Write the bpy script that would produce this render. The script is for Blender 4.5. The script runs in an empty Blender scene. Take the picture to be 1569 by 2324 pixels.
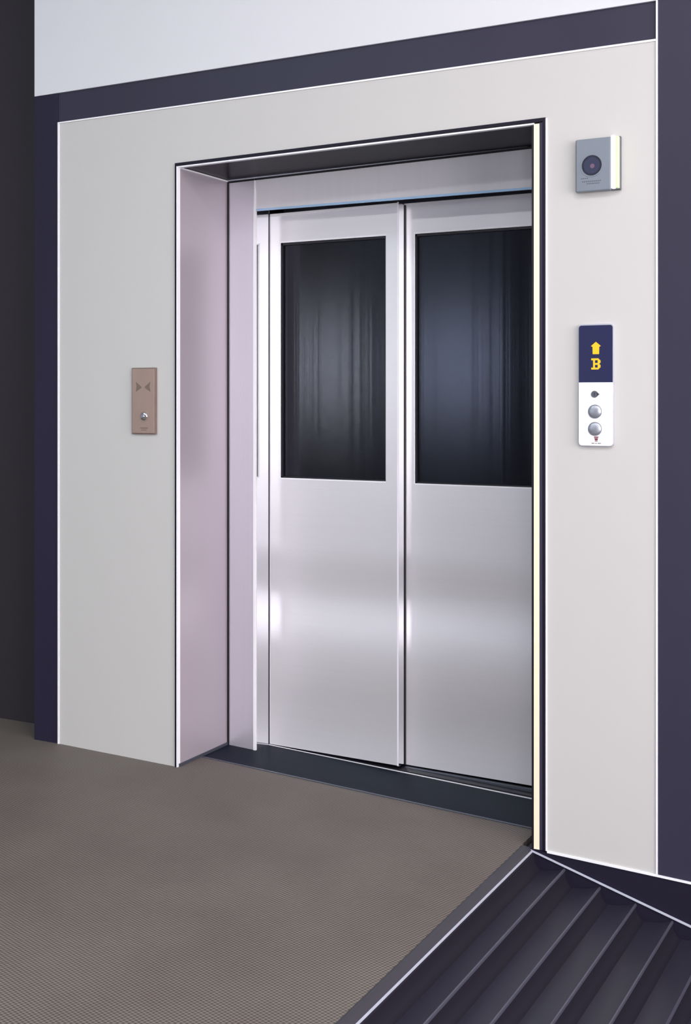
import bpy, bmesh, math
from mathutils import Vector
S = bpy.context.scene
COL = S.collection
H = 1.36                                  # eye height over the landing; measured heights below are relative to the eye
# ---------------------------------------------------------------- camera, world, light, exposure
cd = bpy.data.cameras.new('camera'); cam = bpy.data.objects.new('camera', cd); COL.objects.link(cam)
cam.location = (0, 0, H); cam.rotation_euler = (math.pi/2, 0, math.atan((2247-784.5)/2758))
cd.sensor_width = 36; cd.lens = 2758/2324*36; cd.shift_y = -257/2324; cd.clip_start = .05
S.camera = cam
S.view_settings.view_transform = 'Standard'; S.view_settings.look = 'None'
S.view_settings.gamma = 1; S.view_settings.use_curve_mapping = False
S.view_settings.exposure = -0.06
W = bpy.data.worlds.new('world'); S.world = W; W.use_nodes = True
W.node_tree.nodes['Background'].inputs[0].default_value = (.6, .6, .62, 1)
W.node_tree.nodes['Background'].inputs[1].default_value = .3
LAMPS = [  # added fill lamps at the unseen ceiling: x, y, size x, size y, watts, colour
    (.6, .6, 1.4, .6, 80, (1, .92, .94)),
    (-1.6, -.3, 1.6, .6, 15, (1, .96, .94)),
    (-4.2, .2, 1.6, .6, 28, (.4, .98, 1)),
    (-1.6, -2.6, 1.6, .6, 55, (1, .98, .98)),
    (-5.2, -2.6, 1.6, .6, 50, (.9, .98, 1)),
]
GLOW = [13.5, 8.5, 10.5, 8.8]     # glow of the added out-of-view windows 1-4
TOP = 2.9
CEIL = TOP + H

# ---------------------------------------------------------------- helpers
def lin(r, g, b):
    f = lambda c: (c/255/12.92) if c/255 <= .04045 else ((c/255+.055)/1.055)**2.4
    return (f(r), f(g), f(b), 1)

def mat(name, rgb, rough=.5, metal=0.0, emit=0, spec=None, noise=None, bump=None, aniso=None, coat=0):
    """procedural principled material; noise=(scale xyz, amount) colour mottling, bump=(scale xyz, strength, distance)"""
    m = bpy.data.materials.new(name); m.use_nodes = True
    nt = m.node_tree; N = nt.nodes; L = nt.links; p = N['Principled BSDF']
    c = lin(*rgb)
    p.inputs['Base Color'].default_value = c
    p.inputs['Roughness'].default_value = rough; p.inputs['Metallic'].default_value = metal
    if spec is not None: p.inputs['Specular IOR Level'].default_value = spec
    if coat: p.inputs['Coat Weight'].default_value = coat; p.inputs['Coat Roughness'].default_value = .12
    if emit:
        p.inputs['Emission Color'].default_value = c; p.inputs['Emission Strength'].default_value = emit
    def tex(scale):
        tc = N.new('ShaderNodeTexCoord'); mp = N.new('ShaderNodeMapping'); mp.inputs['Scale'].default_value = scale
        n = N.new('ShaderNodeTexNoise'); n.inputs['Scale'].default_value = 1; n.inputs['Detail'].default_value = 4
        L.new(tc.outputs['Object'], mp.inputs['Vector']); L.new(mp.outputs[0], n.inputs['Vector']); return n
    if noise:
        n = tex(noise[0]); mx = N.new('ShaderNodeMix'); mx.data_type = 'RGBA'
        a = noise[1]
        mx.inputs['A'].default_value = tuple(x*(1-a) for x in c[:3])+(1,); mx.inputs['B'].default_value = tuple(min(1, x*(1+a)) for x in c[:3])+(1,)
        L.new(n.outputs['Fac'], mx.inputs['Factor']); L.new(mx.outputs['Result'], p.inputs['Base Color'])
    if bump:
        n = tex(bump[0]); b = N.new('ShaderNodeBump'); b.inputs['Strength'].default_value = bump[1]; b.inputs['Distance'].default_value = bump[2]
        L.new(n.outputs['Fac'], b.inputs['Height']); L.new(b.outputs['Normal'], p.inputs['Normal'])
    return m

def link(name, bm, m, parent=None, bevel=0, smooth=False):
    bmesh.ops.remove_doubles(bm, verts=bm.verts, dist=1e-6)
    bmesh.ops.recalc_face_normals(bm, faces=bm.faces)
    me = bpy.data.meshes.new(name); bm.to_mesh(me); bm.free()
    o = bpy.data.objects.new(name, me); COL.objects.link(o); me.materials.append(m)
    if parent: o.parent = parent
    if smooth:
        for f in me.polygons: f.use_smooth = True
        try: me.set_sharp_from_angle(angle=math.radians(40))
        except Exception: pass
    if bevel:
        b = o.modifiers.new('bevel', 'BEVEL'); b.width = bevel; b.segments = 3; b.limit_method = 'ANGLE'
        b.harden_normals = False
    return o

def prism(bm, pts, y0, y1):
    """polygon given in (x, height rel. to the eye) pulled from depth y0 to y1"""
    a = [bm.verts.new((x, y0, z+H)) for x, z in pts]; b = [bm.verts.new((x, y1, z+H)) for x, z in pts]
    bm.faces.new(a); bm.faces.new(b[::-1]); n = len(pts)
    for i in range(n): bm.faces.new((a[i], b[i], b[(i+1) % n], a[(i+1) % n]))

def box(bm, x0, x1, y0, y1, z0, z1):
    prism(bm, [(x0, z0), (x1, z0), (x1, z1), (x0, z1)], y0, y1)

def profile(bm, pts, y0, y1):           # same as prism; reads as a section run along y
    prism(bm, pts, y0, y1)

def disc(bm, cx, cz, r, y0, y1, n=40, taper=1.0):
    a = []; b = []
    for i in range(n):
        t = 2*math.pi*i/n
        a.append(bm.verts.new((cx+r*math.cos(t), y0, cz+H+r*math.sin(t))))
        b.append(bm.verts.new((cx+r*taper*math.cos(t), y1, cz+H+r*taper*math.sin(t))))
    bm.faces.new(a); bm.faces.new(b[::-1])
    for i in range(n): bm.faces.new((a[i], b[i], b[(i+1) % n], a[(i+1) % n]))

def dome(bm, cx, cz, r, y0, h, n=40, k=7):
    prev = None
    for j in range(k):
        a = math.pi/2*j/k; rr = r*math.cos(a); yy = y0-h*math.sin(a)
        cur = [bm.verts.new((cx+rr*math.cos(2*math.pi*i/n), yy, cz+H+rr*math.sin(2*math.pi*i/n))) for i in range(n)]
        if prev:
            for i in range(n): bm.faces.new((prev[i], prev[(i+1) % n], cur[(i+1) % n], cur[i]))
        else: bm.faces.new(cur)
        prev = cur
    tip = bm.verts.new((cx, y0-h, cz+H))
    for i in range(n): bm.faces.new((prev[i], prev[(i+1) % n], tip))

def ring_disc(bm, cx, cz, r0, r1, y0, y1, n=40):
    v = []
    for rr, yy in ((r1, y0), (r1, y1), (r0, y1), (r0, y0)):
        v.append([bm.verts.new((cx+rr*math.cos(2*math.pi*i/n), yy, cz+H+rr*math.sin(2*math.pi*i/n))) for i in range(n)])
    for k in range(4):
        for i in range(n):
            bm.faces.new((v[k][i], v[k][(i+1) % n], v[(k+1) % 4][(i+1) % n], v[(k+1) % 4][i]))

def roundrect(x0, x1, z0, z1, r, corners='1111', n=6):
    P = []
    for k, (cx, cz, a0) in enumerate(((x1-r, z1-r, 0), (x0+r, z1-r, 90), (x0+r, z0+r, 180), (x1-r, z0+r, 270))):
        if corners[k] == '1':
            for i in range(n+1):
                t = math.radians(a0+90*i/n); P.append((cx+r*math.cos(t), cz+r*math.sin(t)))
        else: P.append(((x1, z1), (x0, z1), (x0, z0), (x1, z0))[k])
    return P

def thing(name, label, cat, loc, group=None):
    o = bpy.data.objects.new(name, None); COL.objects.link(o); o.location = loc
    o['label'] = label; o['category'] = cat; o.empty_display_size = .1
    if group: o['group'] = group
    return o
def part(name, bm, m, parent, label=None, **k):
    r = parent; off = Vector((0, 0, 0))
    while r is not None: off += r.location; r = r.parent
    bmesh.ops.translate(bm, verts=bm.verts, vec=-off)
    o = link(name, bm, m, parent, **k)
    if label: o['label'] = label
    return o
def struct(name, bm, m, label=None, **k):
    o = link(name, bm, m, **k); o['kind'] = 'structure'
    if label: o['label'] = label
    return o
B = bmesh.new

# ---------------------------------------------------------------- materials
M = {}
M['wall'] = mat('white_lacquered_panel', (203, 202, 201), .42, noise=((1.2, 1.2, .8), .02), spec=.35)
M['wall_top'] = mat('pale_plaster', (222, 224, 230), .5, noise=((1, 1, 1), .02))
M['slate'] = mat('slate_metal', (54, 52, 70), .42, noise=((2, 2, .6), .22), spec=.25)
M['navy'] = mat('navy_metal', (40, 37, 58), .4, noise=((5, 3, .5), .3), spec=.25)
M['charcoal'] = mat('charcoal_paint', (52, 48, 54), .55, noise=((3, 3, .7), .1), spec=.25)
M['bead'] = mat('edge_metal_highlight', (250, 250, 255), .3, spec=.8)  # white colour holds the bright highlights of the metal edges
M['edge'] = mat('grey_edge_metal', (196, 200, 216), .35, spec=.4)
M['blackline'] = mat('black_rubber_seal', (14, 13, 20), .45)
M['mauve'] = mat('mauve_satin_steel', (182, 172, 182), .38, .3, noise=((3, 3, .2), .05))
M['steel'] = mat('brushed_steel', (230, 229, 234), .33, .42, noise=((1.5, 1, 220), .03))
def dished(m):
    # the lower half of a pressed steel leaf is never flat: long shallow horizontal waves
    nt = m.node_tree; N = nt.nodes; L = nt.links
    tc = N.new('ShaderNodeTexCoord'); sx = N.new('ShaderNodeSeparateXYZ'); L.new(tc.outputs['Object'], sx.inputs[0])
    def mth(op, a, b=None):
        n = N.new('ShaderNodeMath'); n.operation = op
        for i, v in enumerate((a, b)):
            if v is None: continue
            if isinstance(v, (int, float)): n.inputs[i].default_value = v
            else: L.new(v, n.inputs[i])
        return n.outputs[0]
    w = mth('SINE', mth('ADD', mth('MULTIPLY', mth('SUBTRACT', sx.outputs[2], WAVE[1]), 2*math.pi/WAVE[0]), math.pi))
    mr = N.new('ShaderNodeMapRange'); mr.interpolation_type = 'SMOOTHSTEP'; L.new(sx.outputs[2], mr.inputs[0])
    mr.inputs[1].default_value = .86; mr.inputs[2].default_value = .62; mr.inputs[3].default_value = 0; mr.inputs[4].default_value = 1
    h = mth('MULTIPLY', mth('MULTIPLY', w, mr.outputs[0]), WAVE[2])
    b = N.new('ShaderNodeBump'); b.inputs['Strength'].default_value = 1; b.inputs['Distance'].default_value = 1
    L.new(h, b.inputs['Height']); L.new(b.outputs[0], N['Principled BSDF'].inputs['Normal'])
WAVE = (.54, .53, .010)      # wavelength, place of a slope that leans up, height
dished(M['steel'])
M['header'] = mat('brushed_header_steel', (220, 219, 226), .35, .1, noise=((40, 3, 1), .04))
M['jamb'] = mat('brushed_jamb_steel', (222, 221, 232), .33, .55, noise=((160, 3, 1), .03))
M['chrome'] = mat('polished_edge_steel', (240, 240, 244), .1, 1)
M['sill'] = mat('dark_blue_sill', (20, 28, 42), .55, spec=.1, noise=((2, 20, 2), .08))
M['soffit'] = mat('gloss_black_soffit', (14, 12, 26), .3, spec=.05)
M['seal2'] = mat('slate_seal', (52, 56, 70), .4)
M['gap'] = mat('dark_gap', (22, 20, 32), .5)
M['track'] = mat('grey_door_track', (96, 100, 112), .35, .6)
M['cab'] = mat('dark_lift_car_lining', (60, 62, 78), .35, .5, noise=((30, 3, .5), .4))
M['cream'] = mat('cream_trim', (255, 246, 218), .4)
M['rubber'] = mat('black_rubber_nosing', (64, 62, 70), .5, spec=.3)
M['tread'] = mat('dark_stair_metal', (48, 46, 60), .36, noise=((6, .6, 6), .25), spec=.35)
M['nose'] = mat('nosing_highlight_grey', (92, 92, 108), .35, .4)  # lighter grey paints the highlight along each step edge
M['riser'] = mat('riser_shade_black', (34, 32, 43), .7, spec=.15)  # black colour stands in for the shade below each step edge
M['skirt'] = mat('dark_skirting', (32, 29, 46), .5, noise=((2, 2, 2), .1), spec=.2)
M['ceiling'] = mat('ceiling_white', (225, 226, 230), .8)
M['rear'] = mat('rear_wall_paint', (80, 80, 88), .8)
M['hall'] = mat('hall_wall_paint', (150, 150, 160), .7)
M['lampglow'] = mat('fill_lamp_diffuser', (255, 250, 248), .5, emit=4)
for i in range(4): M['glow%d' % (i+1)] = mat('fill_window_glow', ((242, 242, 242), (222, 230, 250), (244, 240, 242), (246, 240, 240))[i], .3, emit=GLOW[i])  # emission of the added windows outside the view

ANISO = .3
def glass_mat():
    m = bpy.data.materials.new('smoked_lift_glass'); m.use_nodes = True
    nt = m.node_tree; N = nt.nodes; L = nt.links; N.remove(N['Principled BSDF'])
    tr = N.new('ShaderNodeBsdfTransparent'); tr.inputs[0].default_value = (.2, .21, .25, 1)
    gl = N.new('ShaderNodeBsdfGlossy'); gl.inputs['Roughness'].default_value = .17; gl.inputs['Anisotropy'].default_value = ANISO
    tg = N.new('ShaderNodeTangent'); tg.direction_type = 'RADIAL'; tg.axis = 'Z'; L.new(tg.outputs[0], gl.inputs['Tangent']); gl.inputs['Color'].default_value = (.8, .84, 1, 1)
    fr = N.new('ShaderNodeFresnel'); fr.inputs[0].default_value = 1.5
    mx = N.new('ShaderNodeMixShader')
    L.new(fr.outputs[0], mx.inputs[0]); L.new(tr.outputs[0], mx.inputs[1]); L.new(gl.outputs[0], mx.inputs[2])
    tc = N.new('ShaderNodeTexCoord'); mp = N.new('ShaderNodeMapping'); mp.inputs['Scale'].default_value = (22, 1, .08)
    n = N.new('ShaderNodeTexNoise'); n.inputs['Scale'].default_value = 1; n.inputs['Detail'].default_value = 3
    bp = N.new('ShaderNodeBump'); bp.inputs['Strength'].default_value = .25; bp.inputs['Distance'].default_value = .003
    L.new(tc.outputs['Object'], mp.inputs[0]); L.new(mp.outputs[0], n.inputs['Vector']); L.new(n.outputs['Fac'], bp.inputs['Height'])
    L.new(bp.outputs[0], gl.inputs['Normal'])
    L.new(mx.outputs[0], N['Material Output'].inputs[0]); return m
M['glass'] = glass_mat()

def floor_mat():
    m = bpy.data.materials.new('studded_taupe_rubber'); m.use_nodes = True
    nt = m.node_tree; N = nt.nodes; L = nt.links; p = N['Principled BSDF']
    tc = N.new('ShaderNodeTexCoord'); sx = N.new('ShaderNodeSeparateXYZ'); L.new(tc.outputs['Object'], sx.inputs[0])
    def mth(op, a, b=None):
        n = N.new('ShaderNodeMath'); n.operation = op
        for i, v in enumerate((a, b)):
            if v is None: continue
            if isinstance(v, (int, float)): n.inputs[i].default_value = v
            else: L.new(v, n.inputs[i])
        return n.outputs[0]
    k = 2*math.pi/.0155
    u = mth('ADD', sx.outputs[0], mth('MULTIPLY', sx.outputs[1], .55)); v = mth('SUBTRACT', sx.outputs[1], mth('MULTIPLY', sx.outputs[0], .55))
    d = mth('MULTIPLY', mth('SINE', mth('MULTIPLY', u, k)), mth('SINE', mth('MULTIPLY', v, k)))
    d = mth('ADD', mth('MULTIPLY', d, .5), .5)
    n = N.new('ShaderNodeTexNoise'); n.inputs['Scale'].default_value = 3.2; n.inputs['Detail'].default_value = 3
    L.new(tc.outputs['Object'], n.inputs['Vector'])
    a = N.new('ShaderNodeMix'); a.data_type = 'RGBA'
    a.inputs['A'].default_value = lin(70, 64, 60); a.inputs['B'].default_value = lin(138, 131, 126); L.new(d, a.inputs['Factor'])
    b = N.new('ShaderNodeMix'); b.data_type = 'RGBA'; b.blend_type = 'MULTIPLY'; b.inputs['Factor'].default_value = 1
    cr = N.new('ShaderNodeValToRGB'); cr.color_ramp.elements[0].position = .3; cr.color_ramp.elements[1].position = .7
    cr.color_ramp.elements[0].color = (.88, .84, .84, 1); cr.color_ramp.elements[1].color = (1, 1, .98, 1)
    L.new(n.outputs['Fac'], cr.inputs[0]); L.new(a.outputs['Result'], b.inputs['A']); L.new(cr.outputs[0], b.inputs['B'])
    L.new(b.outputs['Result'], p.inputs['Base Color'])
    p.inputs['Roughness'].default_value = .6; p.inputs['Specular IOR Level'].default_value = .3
    bp = N.new('ShaderNodeBump'); bp.inputs['Strength'].default_value = .35; bp.inputs['Distance'].default_value = .0015
    L.new(d, bp.inputs['Height']); L.new(bp.outputs[0], p.inputs['Normal'])
    return m
M['floor'] = floor_mat()

# ---------------------------------------------------------------- measured planes
YW, YJ, YD, YD2 = 3.6846, 4.0143, 4.1124, 4.1705     # wall face, jamb face, front door leaf, rear door leaf
FZ = [(-8.0, -1.353), (-3.224, -1.353), (-2.655, -1.364), (-1.237, -1.425), (-.887, -1.437), (3.5, -1.60)]
def fz(x):
    for (a, za), (b, zb) in zip(FZ, FZ[1:]):
        if x <= b: return za+(zb-za)*(x-a)/(b-a)
    return FZ[-1][1]

# ---------------------------------------------------------------- the setting
XE = -1.318
bm = B(); prof = [(-8, fz(-8)), (-3.224, fz(-3.224)), (-2.655, fz(-2.655)), (XE, fz(XE)), (XE, -1.62), (-8, -1.62)]
prism(bm, prof, -4, 3.9); struct('floor', bm, M['floor'], 'studded taupe rubber floor')
# main white wall with the lift opening, lower left / lintel / right of one sheet
OX0, OX1, OT0, OT1 = -2.665, -1.238, .871, .886
bm = B()
prism(bm, [(-3.224, fz(-3.224)), (OX0, fz(OX0)), (OX0, OT0), (OX1, OT1), (OX1, fz(OX1)), (-.8915, fz(-.8915)), (-.8915, 1.082), (-3.224, 1.079)], YW, YW+.12)
struct('wall_back', bm, M['wall'], 'white lacquered wall panel around the lift opening')
bm = B(); prism(bm, [(-3.3486, 1.199), (-.8885, 1.203), (-.8885, TOP), (-3.3486, TOP)], YW-.004, YW+.3)
struct('wall_top', bm, M['wall_top'], 'pale upper wall above the dark band')
bm = B(); prism(bm, [(-3.224, 1.084), (-.8915, 1.087), (-.8915, 1.203), (-3.224, 1.199)], YW+.004, YW+.15)
struct('trim_1', bm, M['slate'], 'dark slate band across the top of the lift wall')
bm = B(); prism(bm, [(-3.353, -1.353), (-3.2305, -1.354), (-3.2305, 1.199), (-3.353, 1.199)], YW, YW+.3)
struct('trim_2', bm, M['navy'], 'dark navy upright trim at the left end')
# metal beads, their highlight painted in as white
bm = B(); box(bm, -3.2305, -3.224, YW-.004, YW+.1, -1.3535, 1.079); struct('trim_3', bm, M['bead'], 'thin bright upright edge bead beside navy trim')
bm = B(); prism(bm, [(-3.2305, 1.079), (-.8915, 1.081), (-.8915, 1.087), (-3.2305, 1.084)], YW-.004, YW+.1); struct('trim_4', bm, M['bead'], 'thin bright bead under the dark band')
bm = B(); box(bm, -3.2305, -3.224, YW+.003, YW+.1, 1.084, 1.199); struct('trim_5', bm, M['slate'], 'slate end cap of the dark band')
bm = B(); box(bm, -.8905, -.8855, YW-.004, YW+.14, -1.437, TOP); struct('trim_6', bm, M['bead'], 'thin bright upright edge bead beside right column')
bm = B(); prism(bm, [(-.885, -1.438), (1.2, -1.516), (3.5, -1.60), (3.5, TOP), (-.885, TOP)], YW, YW+.12); struct('wall_right_column', bm, M['slate'], 'dark slate column right of the lift wall')
bpy.data.objects['wall_right_column'].name = 'wall_right'
bm = B(); box(bm, -8, -3.3535, 3.865, 3.98, -1.353, TOP); struct('wall_left', bm, M['charcoal'], 'charcoal wall set back on the left')
# bright bead running along the bottom of the right wall piece
bm = B(); prism(bm, [(-1.233, -1.425), (-.885, -1.437), (1.2, -1.515), (1.2, -1.522), (-.885, -1.4435), (-1.233, -1.4315)], YW-.004, YW+.05)
struct('trim_7', bm, M['bead'], 'thin bright bead along the foot of the right wall')
bm = B(); prism(bm, [(-1.30, -1.4255), (-1.233, -1.4315), (-.885, -1.4435), (1.2, -1.522), (3.5, -1.6), (3.5, -2.6), (-1.30, -2.6)], YW, YW+.12)
struct('baseboard_right', bm, M['skirt'], 'dark stair side face below the right wall')
# unseen side of the hall (it shows only in reflections and lights the place)
bm = B(); box(bm, -8, 3.5, -4, 4.2, TOP, TOP+.1); struct('ceiling', bm, M['ceiling'])
bm = B(); box(bm, 3.5, 3.6, -4, 4.2, -2.7, TOP); struct('wall_far_right', bm, M['hall']); bpy.data.objects['wall_far_right'].name = 'wall_east'
bm = B(); box(bm, -8.1, -8, -4, 4.2, -1.62, TOP); struct('wall_west', bm, M['hall'])
bm = B(); box(bm, -8.1, 3.6, -4.1, -4, -2.7, TOP); struct('wall_front', bm, M['rear'])
bm = B(); box(bm, 1.4, 3.5, -4, YW, -2.7, -2.3); struct('floor_lower', bm, M['rubber'])
for i, (x0, x1, z0, z1) in enumerate(((-7.0, -6.35, -.15, .9), (-5.62, -4.75, -.15, .9), (.3, 2.6, -.6, 1.5))):  # rear windows added out of view for light and glass reflections
    bm = B(); box(bm, x0, x1, -3.999, -3.96, z0, z1)
    w = struct('window_%d' % (i+1), bm, M['glow%d' % (i+1)])
    fb = B()
    for a in ((x0-.05, x0, z0-.05, z1+.05), (x1, x1+.05, z0-.05, z1+.05), (x0, x1, z0-.05, z0), (x0, x1, z1, z1+.05)):
        box(fb, a[0], a[1], -3.999, -3.93, a[2], a[3])
    for t in (.30, .68) if i < 2 else (.5,): box(fb, x0+t*(x1-x0)-.03, x0+t*(x1-x0)+.03, -3.999, -3.93, z0, z1)
    link('window_frame', fb, M['hall'], w)

bm = B(); box(bm, 3.46, 3.499, -1.5, 2.9, -1.0, 1.9); w = struct('window_4', bm, M['glow4'])  # east window added out of view to light the niche side
fb = B()
for a in ((-1.56, -1.5, -1.06, 1.96), (2.9, 2.96, -1.06, 1.96), (-1.5, 2.9, -1.06, -1.0), (-1.5, 2.9, 1.9, 1.96), (.67, .73, -1.0, 1.9)): box(fb, 3.43, 3.499, *a)
link('window_frame', fb, M['hall'], w)
# ---------------------------------------------------------------- fill lamps added above the view
for i, (x, y, sx, sy, pw, c) in enumerate(LAMPS):
    t = thing('fill_ceiling_lamp', 'flat rectangular fill lamp panel added out of view', 'lamp', (x, y, CEIL), 'fill lamps added at the ceiling')
    bm = B(); box(bm, x-sx/2, x+sx/2, y-sy/2, y+sy/2, TOP-.05, TOP-.001); part('housing', bm, M['ceiling'], t)
    bm = B(); box(bm, x-sx/2+.02, x+sx/2-.02, y-sy/2+.02, y+sy/2-.02, TOP-.055, TOP-.05); part('diffuser', bm, M['lampglow'], t)
    ld = bpy.data.lights.new('lamp_light', 'AREA'); ld.shape = 'RECTANGLE'; ld.size = sx; ld.size_y = sy; ld.energy = pw; ld.color = c
    lo = bpy.data.objects.new('lamp_light', ld); COL.objects.link(lo); lo.parent = t; lo.location = (0, 0, -.06)

# ---------------------------------------------------------------- the lift
lift = thing('elevator', 'two-leaf stainless steel passenger elevator with dark glass windows, set back in the white wall', 'elevator', (-1.96, YD, H+fz(-1.96)))
G = [('blackline', 0), ('bead', 0)]
# left reveal
bm = B(); prism(bm, [(-2.68, -1.3625), (-2.655, -1.3635), (-2.655, .863), (-2.68, .863)], YW+.001, YJ)
part('side_reveal', bm, M['mauve'], lift, 'mauve satin steel side lining')
bm = B(); prism(bm, [(-2.6552, -1.364), (-2.651, -1.364), (-2.651, -1.352), (-2.6552, -1.352)], YW+.003, YJ); part('skirting_strip', bm, M['track'], lift)
# hidden right reveal, seen only in the polished edges
bm = B(); box(bm, -1.276, -1.245, YW+.02, YD2+.05, -1.424, .875); part('side_reveal', bm, M['wall'], lift)
# soffit of the niche
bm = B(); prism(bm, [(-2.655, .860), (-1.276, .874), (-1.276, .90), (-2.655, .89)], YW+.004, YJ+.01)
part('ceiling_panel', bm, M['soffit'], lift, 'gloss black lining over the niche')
# outer frame: dark line, bright bead; wider on the right with a cream strip
bm = B(); prism(bm, [(-2.6665, -1.3635), (-2.660, -1.3635), (-2.660, .860), (-1.2475, .8755), (-1.2475, -1.425), (-1.2375, -1.425), (-1.2375, .887), (-2.6665, .872)], YW-.006, YW+.03)
part('frame', bm, mat('near_black_frame', (26, 22, 38), .45, spec=.25), lift, 'dark outer frame')
bm = B(); prism(bm, [(-2.660, -1.3635), (-2.6548, -1.3635), (-2.6548, .855), (-1.2755, .8685), (-1.2755, .8735), (-2.660, .8605)], YW-.005, YW+.012)
part('frame_bead', bm, M['bead'], lift, 'thin bright inner bead')
bm = B(); box(bm, -1.2565, -1.2475, YW-.007, YW+.03, -1.425, .872); part('frame_strip', bm, M['slate'], lift)
bm = B(); box(bm, -1.2748, -1.2565, YW-.008, YW+.03, -1.424, .869); part('frame_strip', bm, M['cream'], lift, 'warm cream upright strip')
bm = B(); box(bm, -1.2825, -1.2748, YW-.006, YW+.03, -1.424, .864); part('frame_seal', bm, M['blackline'], lift)
bm = B(); box(bm, -1.2375, -1.2335, YW-.004, YW+.01, -1.4255, .885); part('frame_bead', bm, M['bead'], lift)
# bead between the soffit and its back edge, and between reveal and soffit
bm = B(); prism(bm, [(-2.655, .8605), (-1.276, .8795), (-1.276, .8745), (-2.655, .8555)], YJ-.006, YJ-.001); part('ceiling_bead', bm, M['edge'], lift)
bm = B(); prism(bm, [(-2.655, .8555), (-1.276, .8735), (-1.276, .8665), (-2.655, .8485)], YJ-.003, YJ-.0005); part('ceiling_seal', bm, M['blackline'], lift)
bm = B(); prism(bm, [(-2.6552, .8535), (-2.651, .8535), (-2.651, .8585), (-2.6552, .8585)], YW+.012, YJ-.002); part('reveal_bead', bm, M['bead'], lift)
# jamb
bm = B(); prism(bm, [(-2.655, -1.364), (-2.524, -1.374), (-2.524, .858), (-2.655, .858)], YJ, YD+.004); part('side_jamb', bm, M['jamb'], lift, 'brushed steel left jamb', bevel=.0015)
bm = B(); box(bm, -2.6555, -2.647, YJ-.004, YJ, -1.365, .852); part('jamb_seal', bm, M['blackline'], lift)
bm = B(); prism(bm, [(-2.5345, -1.374), (-2.5235, -1.374), (-2.5235, .80), (-2.5275, .858), (-2.5305, .858), (-2.5345, .62)], YJ-.003, YJ+.003); part('jamb_bead', bm, M['bead'], lift, 'bright jamb edge')
bm = B(); box(bm, -2.5238, -2.5215, YJ+.0035, YD-.006, -1.372, .768); part('jamb_side_face', bm, M['chrome'], lift, 'mirror-polished jamb side')
bm = B(); box(bm, -2.5238, -2.5195, YD-.006, YD+.02, -1.372, .734); part('jamb_seal', bm, M['seal2'], lift)
bm = B(); box(bm, -1.389, -1.2765, YJ, YD2+.06, -1.412, .858); part('side_jamb', bm, M['jamb'], lift, 'brushed steel right jamb')
# header
bm = B(); prism(bm, [(-2.524, .737), (-1.276, .731), (-1.276, .866), (-2.524, .85)], YJ, YJ+.03); part('header', bm, M['header'], lift, 'brushed steel header above the doors')
bm = B(); prism(bm, [(-2.519, .730), (-1.276, .7235), (-1.276, .7315), (-2.519, .738)], YJ-.002, YJ+.004)
part('header_highlight', bm, mat('blue_edge_highlight', (170, 205, 240), .25, .3), lift, 'pale blue highlight along the lower edge')  # blue highlight on the header edge, built as a coloured strip
bm = B(); box(bm, -2.5225, -1.276, YJ+.03, YD2+.06, .768, .78); part('header_soffit', bm, M['track'], lift)
bm = B(); box(bm, -2.5225, -1.276, YD2+.052, YD2+.06, .66, .768); part('track_cover', bm, M['track'], lift)

# door leaves, each a frame around the pane
def leaf(x0, x1, zb0, zb1, zt, wx0, wx1, wz0, wz1, y, th, lab):
    bm = B(); zm = .5*(wz0+wz1)
    outer = [(x0, zb0), (x1, zb1), (x1, zt), (x0, zt)]; inner = [(wx0, wz0), (wx1, wz0), (wx1, wz1), (wx0, wz1)]
    for yy in (y, y+th):
        o = [bm.verts.new((a, yy, c+H)) for a, c in outer]; n = [bm.verts.new((a, yy, c+H)) for a, c in inner]
        for i in range(4): bm.faces.new((o[i], o[(i+1) % 4], n[(i+1) % 4], n[i]))
    bm.verts.ensure_lookup_table(); v = bm.verts
    for i in range(4):
        j = (i+1) % 4
        bm.faces.new((v[i], v[j], v[8+j], v[8+i])); bm.faces.new((v[4+i], v[4+j], v[12+j], v[12+i]))
    d = part('door_panel', bm, M['steel'], lift, lab)
    bm = B(); box(bm, wx0, wx1, y+.014, y+.020, wz0, wz1); part('window_pane', bm, M['glass'], d, 'smoked dark glass')
    for nm, (a, b, c, e), mm in (('pane_seal', (wx0, wx1, wz1-.009, wz1-.001), 'gap'), ('pane_seal', (wx0, wx1, wz0+.001, wz0+.005), 'gap'),
                                 ('pane_seal', (wx0+.001, wx0+.006, wz0, wz1), 'gap'), ('pane_seal', (wx1-.004, wx1, wz0, wz1), 'gap')):
        bm = B(); box(bm, a, b, y+.003, y+.014, c, e); part(nm, bm, M[mm], d)
    for (a, b, c, e) in ((wx0-.005, wx1, wz1, wz1+.006), (wx0-.004, wx0, wz0-.002, wz1+.001), (wx0, wx1, wz0-.005, wz0)):
        bm = B(); box(bm, a, b, y-.0015, y+.004, c, e); part('pane_bead', bm, M['bead'], d)
    return d
d1 = leaf(-2.520, -1.9565, -1.367, -1.374, .7285, -2.469, -2.009, -.311, .6135, YD, YD2-YD-.006, 'left leaf, standing in front of the other')
bm = B(); box(bm, -1.9565, -1.9555, YD+.001, YD2-.006, -1.378, .733); part('meeting_edge', bm, M['chrome'], d1, 'mirror-polished meeting edge')
bm = B(); box(bm, -1.9610, -1.9555, YD-.002, YD+.001, -1.375, .737); part('edge_bead', bm, M['bead'], d1)
bm = B(); prism(bm, [(-2.518, .7195), (-1.958, .7265), (-1.958, .7335), (-2.518, .7305)], YD-.003, YD+.002); part('top_bead', bm, M['bead'], d1)
bm = B(); box(bm, -2.520, -2.5175, YD-.001, YD+.002, -1.366, .722); part('edge_bead', bm, M['bead'], d1)
bm = B(); box(bm, -2.52, -1.957, YD-.0012, YD+.002, -1.381, -1.372); 
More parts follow.
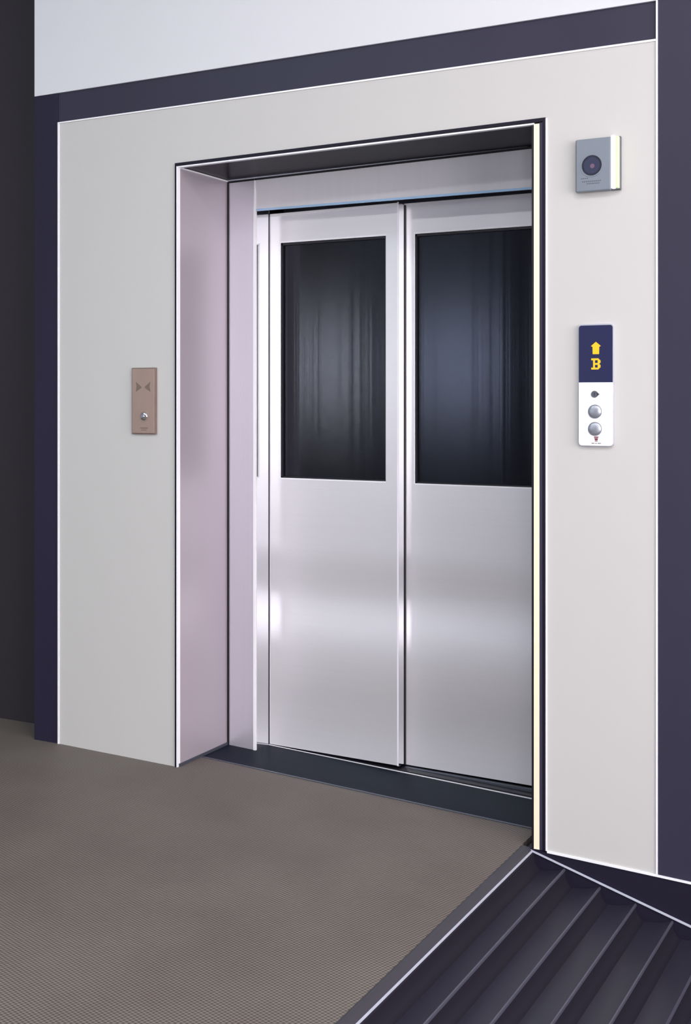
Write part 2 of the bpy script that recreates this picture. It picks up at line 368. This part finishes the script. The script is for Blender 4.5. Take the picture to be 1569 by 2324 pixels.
d2 = leaf(-1.958, -1.405, -1.384, -1.3905, .734, -1.914, -1.4515, -.3185, .621, YD2, .05, 'right leaf, standing behind the other')
bm = B(); box(bm, -1.9575, -1.952, YD2-.006, YD2, -1.384, .733); part('meeting_seal', bm, M['gap'], d2)
bm = B(); box(bm, -1.957, -1.30, YD2-.005, YD2+.002, .732, .738); part('top_bead', bm, M['bead'], d2)
# threshold
bm = B(); pts = []
xs = [-2.5165, -2.4, -2.0, -1.6, -1.2825]
prism(bm, [(x, fz(x)+.0015) for x in [-2.656]+xs]+[(-1.2825, fz(-1.2825)-.03), (-2.656, fz(-2.656)-.03)], 3.836, 4.112)
part('door_sill', bm, M['sill'], lift, 'dark blue metal door sill')
bm = B(); prism(bm, [(-2.656, fz(-2.656)+.0025), (-1.2825, fz(-1.2825)+.004), (-1.2825, fz(-1.2825)-.01), (-2.656, fz(-2.656)-.01)], 3.829, 3.836)
part('sill_bead', bm, M['track'], lift)
bm = B(); prism(bm, [(-2.5225, fz(-2.52)+.002), (-1.2825, fz(-1.2825)+.004), (-1.2825, fz(-1.2825)-.02), (-2.5225, fz(-2.52)-.02)], 4.102, 4.109)
part('sill_bead', bm, M['bead'], lift, 'bright back edge of the sill')
bm = B(); prism(bm, [(-2.5225, -1.368), (-1.2825, -1.413), (-1.2825, -1.46), (-2.5225, -1.43)], 4.112, 4.24); part('door_track', bm, M['gap'], lift)
bm = B(); prism(bm, [(-1.95, -1.3885), (-1.2825, -1.4), (-1.2825, -1.415), (-1.95, -1.392)], 4.15, 4.17); part('door_track', bm, M['track'], lift)
# lift shaft and car behind the glass
bm = B(); box(bm, -8, 3.5, 5.6, 5.7, -2.7, TOP); struct('wall_shaft', bm, M['hall'])
bm = B()
box(bm, -2.7, -1.2, 5.3, 5.35, -1.4, 1.0); box(bm, -2.75, -2.7, 4.3, 5.35, -1.4, 1.0); box(bm, -1.2, -1.15, 4.3, 5.35, -1.4, 1.0)
box(bm, -2.75, -1.15, 4.3, 5.35, .95, 1.0); box(bm, -2.75, -1.15, 4.3, 5.35, -1.45, -1.4)
part('lift_car', bm, M['cab'], lift, 'dark lift car seen through the glass')

# ---------------------------------------------------------------- stairs
st = thing('staircase', 'dark ribbed steps descending to the right from the landing edge', 'stairs', (-1.28, 3.0, H-1.43))
Y0 = -1.5
bm = B(); prism(bm, [(-1.3185, -1.4235), (-1.306, -1.4215), (-1.291, -1.425), (-1.2845, -1.432), (-1.2845, -1.55), (-1.3185, -1.55)], Y0, YW-.001)
part('landing_nosing', bm, M['rubber'], st, 'dark grey rubber landing edge', smooth=True)
bm = B(); box(bm, -1.2845, -1.2800, Y0, YW-.001, -1.445, -1.4325); part('nosing_bead', bm, M['edge'], st, 'bright edge line')
NX = [-1.28, -1.178, -1.065, -.954, -.843]; NZ = [-1.437, -1.472, -1.508, -1.538, -1.568]
while NX[-1] < 1.4: NX.append(NX[-1]+.111); NZ.append(NZ[-1]-.032)
for i in range(len(NX)-1):
    x0, z0, x1, z1 = NX[i], NZ[i], NX[i+1], NZ[i+1]
    w = x1-x0; lo = z1-.018
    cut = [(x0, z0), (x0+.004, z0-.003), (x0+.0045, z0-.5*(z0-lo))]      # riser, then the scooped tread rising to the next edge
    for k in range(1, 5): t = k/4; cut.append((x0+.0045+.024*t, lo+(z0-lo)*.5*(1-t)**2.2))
    tr = [cut[-1]]
    for k in range(1, 11): t = k/10; tr.append((x0+.0285+(w-.0285)*t, lo+.018*t**1.6))
    bm = B(); prism(bm, tr+[(x1, z1-.07), (tr[0][0], z1-.07)], Y0, YW-.001)
    s = part('step', bm, M['tread'], st, smooth=True)
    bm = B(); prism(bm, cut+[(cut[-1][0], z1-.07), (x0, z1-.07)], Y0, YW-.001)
    part('riser', bm, M['riser'], s, 'riser strip coloured black as shade', smooth=True)
    if i:
        bm = B(); prism(bm, [(x0-.0015, z0-.0012), (x0-.0010, z0+.0008), (x0+.0025, z0+.0006), (x0+.0045, z0-.003), (x0+.0045, z0-.006)], Y0, YW-.001)
        part('nosing', bm, M['nose'], s, 'thin grey highlight line on the step edge', smooth=True)
bm = B(); prism(bm, [(-1.313, -1.4225), (-.787, -1.570), (1.35, -2.19), (1.35, -2.196), (-.787, -1.576), (-1.313, -1.4275)], YW-.005, YW-.001)
part('side_bead', bm, M['edge'], st, 'bright sloping edge line on the stair side')

# ---------------------------------------------------------------- call panel, left
c = thing('call_panel', 'small bronze call button plate with one chrome button, left of the elevator', 'call panel', (-2.806, YW, H-.133))
bz = mat('bronze_plate', (168, 146, 136), .4, .25, noise=((20, 4, 6), .12)); bzd = mat('bronze_dark', (126, 110, 102), .5, .2)
bm = B(); box(bm, -2.863, -2.7505, YW-.010, YW-.0005, -.133, .1165); part('base_plate', bm, bzd, c, bevel=.002)
bm = B(); box(bm, -2.859, -2.7555, YW-.0125, YW-.010, -.129, .1125); part('face_plate', bm, bz, c, 'bronze coloured face', bevel=.001)
for s in (-1, 1):
    bm = B(); X = -2.807
    prism(bm, [(X+s*.008, .045), (X+s*.034, .064), (X+s*.030, .047), (X+s*.034, .026), (X+s*.008, .041)], YW-.0132, YW-.0125)
    part('wave_mark', bm, bzd, c, 'dark printed wave mark')
bm = B(); ring_disc(bm, -2.803, -.066, .0165, .021, YW-.0145, YW-.0125); part('button_ring', bm, bz, c)
bm = B(); dome(bm, -2.803, -.066, .0165, YW-.0125, .007); part('push_button', bm, M['chrome'], c, 'round chrome push button', smooth=True)
bm = B(); box(bm, -2.82, -2.785, YW-.0128, YW-.0125, -.112, -.108); box(bm, -2.815, -2.79, YW-.0128, YW-.0125, -.119, -.116); part('engraved_mark', bm, bzd, c)

# ---------------------------------------------------------------- camera panel, upper right
p = thing('camera_unit', 'square grey wall unit with a dark round lens and lit edge, high on right wall', 'camera', (-1.07, YW, H+.64))
gm = mat('blue_grey_metal', (132, 140, 152), .42, .3, noise=((6, 3, 6), .12)); gd = mat('grey_metal_dark', (94, 98, 108), .45, .2)
bm = B(); prism(bm, [(-1.1375, .642), (-.996, .639), (-.996, .803), (-1.1375, .803)], YW-.012, YW-.0005); part('back_plate', bm, gd, p, bevel=.002)
bm = B(); box(bm, -1.133, -1.0225, YW-.026, YW-.012, .6385, .8015); part('housing', bm, gm, p, 'blue-grey brushed housing', bevel=.004)
bm = B(); ring_disc(bm, -1.082, .718, .0315, .0355, YW-.0275, YW-.026); part('lens_ring', bm, gm, p, smooth=True)
bm = B(); disc(bm, -1.082, .718, .0315, YW-.0265, YW-.024); part('lens_rim', bm, mat('dark_lens_rim', (36, 38, 54), .3), p, smooth=True)
bm = B(); disc(bm, -1.082, .718, .0255, YW-.0270, YW-.0262)
part('lens_glass', bm, mat('dark_lens_glass', (62, 66, 88), .15, 0, spec=.5), p, 'dark round lens', smooth=True)
bm = B(); disc(bm, -1.080, .716, .007, YW-.0275, YW-.0263, n=24); part('lens_core', bm, mat('rose_lens_core', (112, 88, 110), .3), p, smooth=True)
for k, (a, b, z) in enumerate(((-1.116, -1.094, .678), (-1.112, -1.052, .668), (-1.098, -1.06, .661))):
    bm = B(); x = a
    while x < b:
        box(bm, x, x+.004, YW-.0265, YW-.0258, z, z+.003); x += .006
    part('engraved_mark', bm, gd, p)
bm = B(); box(bm, -1.0225, -1.0095, YW-.029, YW-.010, .6425, .8045); part('light_strip', bm, mat('white_light_strip', (255, 255, 252), .4, emit=1.0), p, 'lit white strip', bevel=.003)
bm = B(); box(bm, -1.0095, -.9985, YW-.027, YW-.010, .6425, .8015); part('light_edge', bm, mat('pale_green_acrylic', (205, 228, 180), .2, emit=.25), p, 'pale green glowing edge', bevel=.003)

# ---------------------------------------------------------------- floor display panel, right
q = thing('hall_display_panel', 'tall white call panel with orange arrow and letter B, right of the elevator', 'call panel', (-1.074, YW, H-.144))
pw = mat('white_panel_plastic', (252, 252, 255), .35); rim = mat('silver_rim', (205, 208, 220), .3, .4)
bm = B(); prism(bm, roundrect(-1.129, -1.0185, -.147, .2305, .012), YW-.010, YW-.0005); part('rim', bm, rim, q, smooth=True)
bm = B(); prism(bm, roundrect(-1.1265, -1.0205, -.1445, .0505, .010, '0011'), YW-.014, YW-.010); part('face_plate', bm, pw, q, 'glossy white lower face', smooth=True)
bm = B(); prism(bm, roundrect(-1.1265, -1.0205, .0505, .2265, .008, '1100'), YW-.014, YW-.010)
scr = part('screen', bm, mat('dark_blue_screen', (46, 50, 84), .18, spec=.5), q, 'dark blue display screen', smooth=True)
led = mat('amber_led', (255, 200, 50), .9, emit=1.25, spec=.1)
led.node_tree.nodes['Principled BSDF'].inputs['Base Color'].default_value = (.05, .03, .01, 1)
X = -1.0725
bm = B(); prism(bm, [(X, .1755), (X+.0155, .1625), (X+.0105, .1600), (X+.0100, .1375), (X-.0100, .1375), (X-.0105, .1600), (X-.0155, .1625)], YW-.0148, YW-.0141)
part('arrow_sign', bm, led, scr, 'amber up arrow')
rows = ["1111111100", "1111111110", "0011000111", "0011000111", "0011000111", "0011111110",
        "0011111110", "0011000111", "0011000111", "0011000111", "1111111110", "1111111100"]
bm = B(); cw, ch = .0029, .00285
for r_, row in enumerate(rows):
    k = 0
    while k < 10:
        if row[k] == '1':
            e = k
            while e < 10 and row[e] == '1': e += 1
            box(bm, X-.0145+k*cw, X-.0145+e*cw, YW-.0148, YW-.0141, .1245-(r_+1)*ch, .1245-r_*ch); k = e
        else: k += 1
part('letter_sign', bm, led, scr, 'amber letter B')
bm = B(); disc(bm, -1.0765, .014, .0105, YW-.0165, YW-.014, n=32); ks = part('key_switch', bm, gd, q, 'small round grey key switch', smooth=True)
bm = B(); prism(bm, [(-1.0680, .020), (-1.0605, .014), (-1.0680, .008)], YW-.0165, YW-.0141); part('key_pointer', bm, gd, ks)
bm = B(); box(bm, -1.0775, -1.0755, YW-.0169, YW-.0165, .009, .019); part('key_slot', bm, M['gap'], ks)
btn = mat('brushed_button', (186, 190, 202), .36, .8, noise=((60, 3, 60), .3))
for z in (-.0395, -.0930):
    bm = B(); dome(bm, -1.0755, z, .0205, YW-.014, .005); o = part('push_button', bm, btn, q, 'round brushed metal button', smooth=True)
    bm = B(); ring_disc(bm, -1.0755, z, .0198, .0215, YW-.0155, YW-.014); part('button_ring', bm, gm, o, smooth=True)
red = mat('dark_red_print', (120, 50, 72), .5); gp = mat('grey_print', (110, 105, 118), .5)
bm = B()
prism(bm, [(-1.0785, -.1165), (-1.0645, -.1165), (-1.0650, -.1205), (-1.0780, -.1205)], YW-.0143, YW-.0141)
prism(bm, [(-1.0775, -.1215), (-1.0655, -.1215), (-1.0675, -.1280), (-1.0755, -.1280)], YW-.0143, YW-.0141)
prism(bm, [(-1.0755, -.1288), (-1.0675, -.1288), (-1.0665, -.1315), (-1.0765, -.1315)], YW-.0143, YW-.0141)
part('emblem', bm, red, q, 'small dark red emblem')
bm = B()
for a, b in ((-1.086, -1.077), (-1.0745, -1.0695), (-1.067, -1.057)): box(bm, a, b, YW-.0143, YW-.0141, -.1385, -.1360)
part('printed_mark', bm, gp, q)
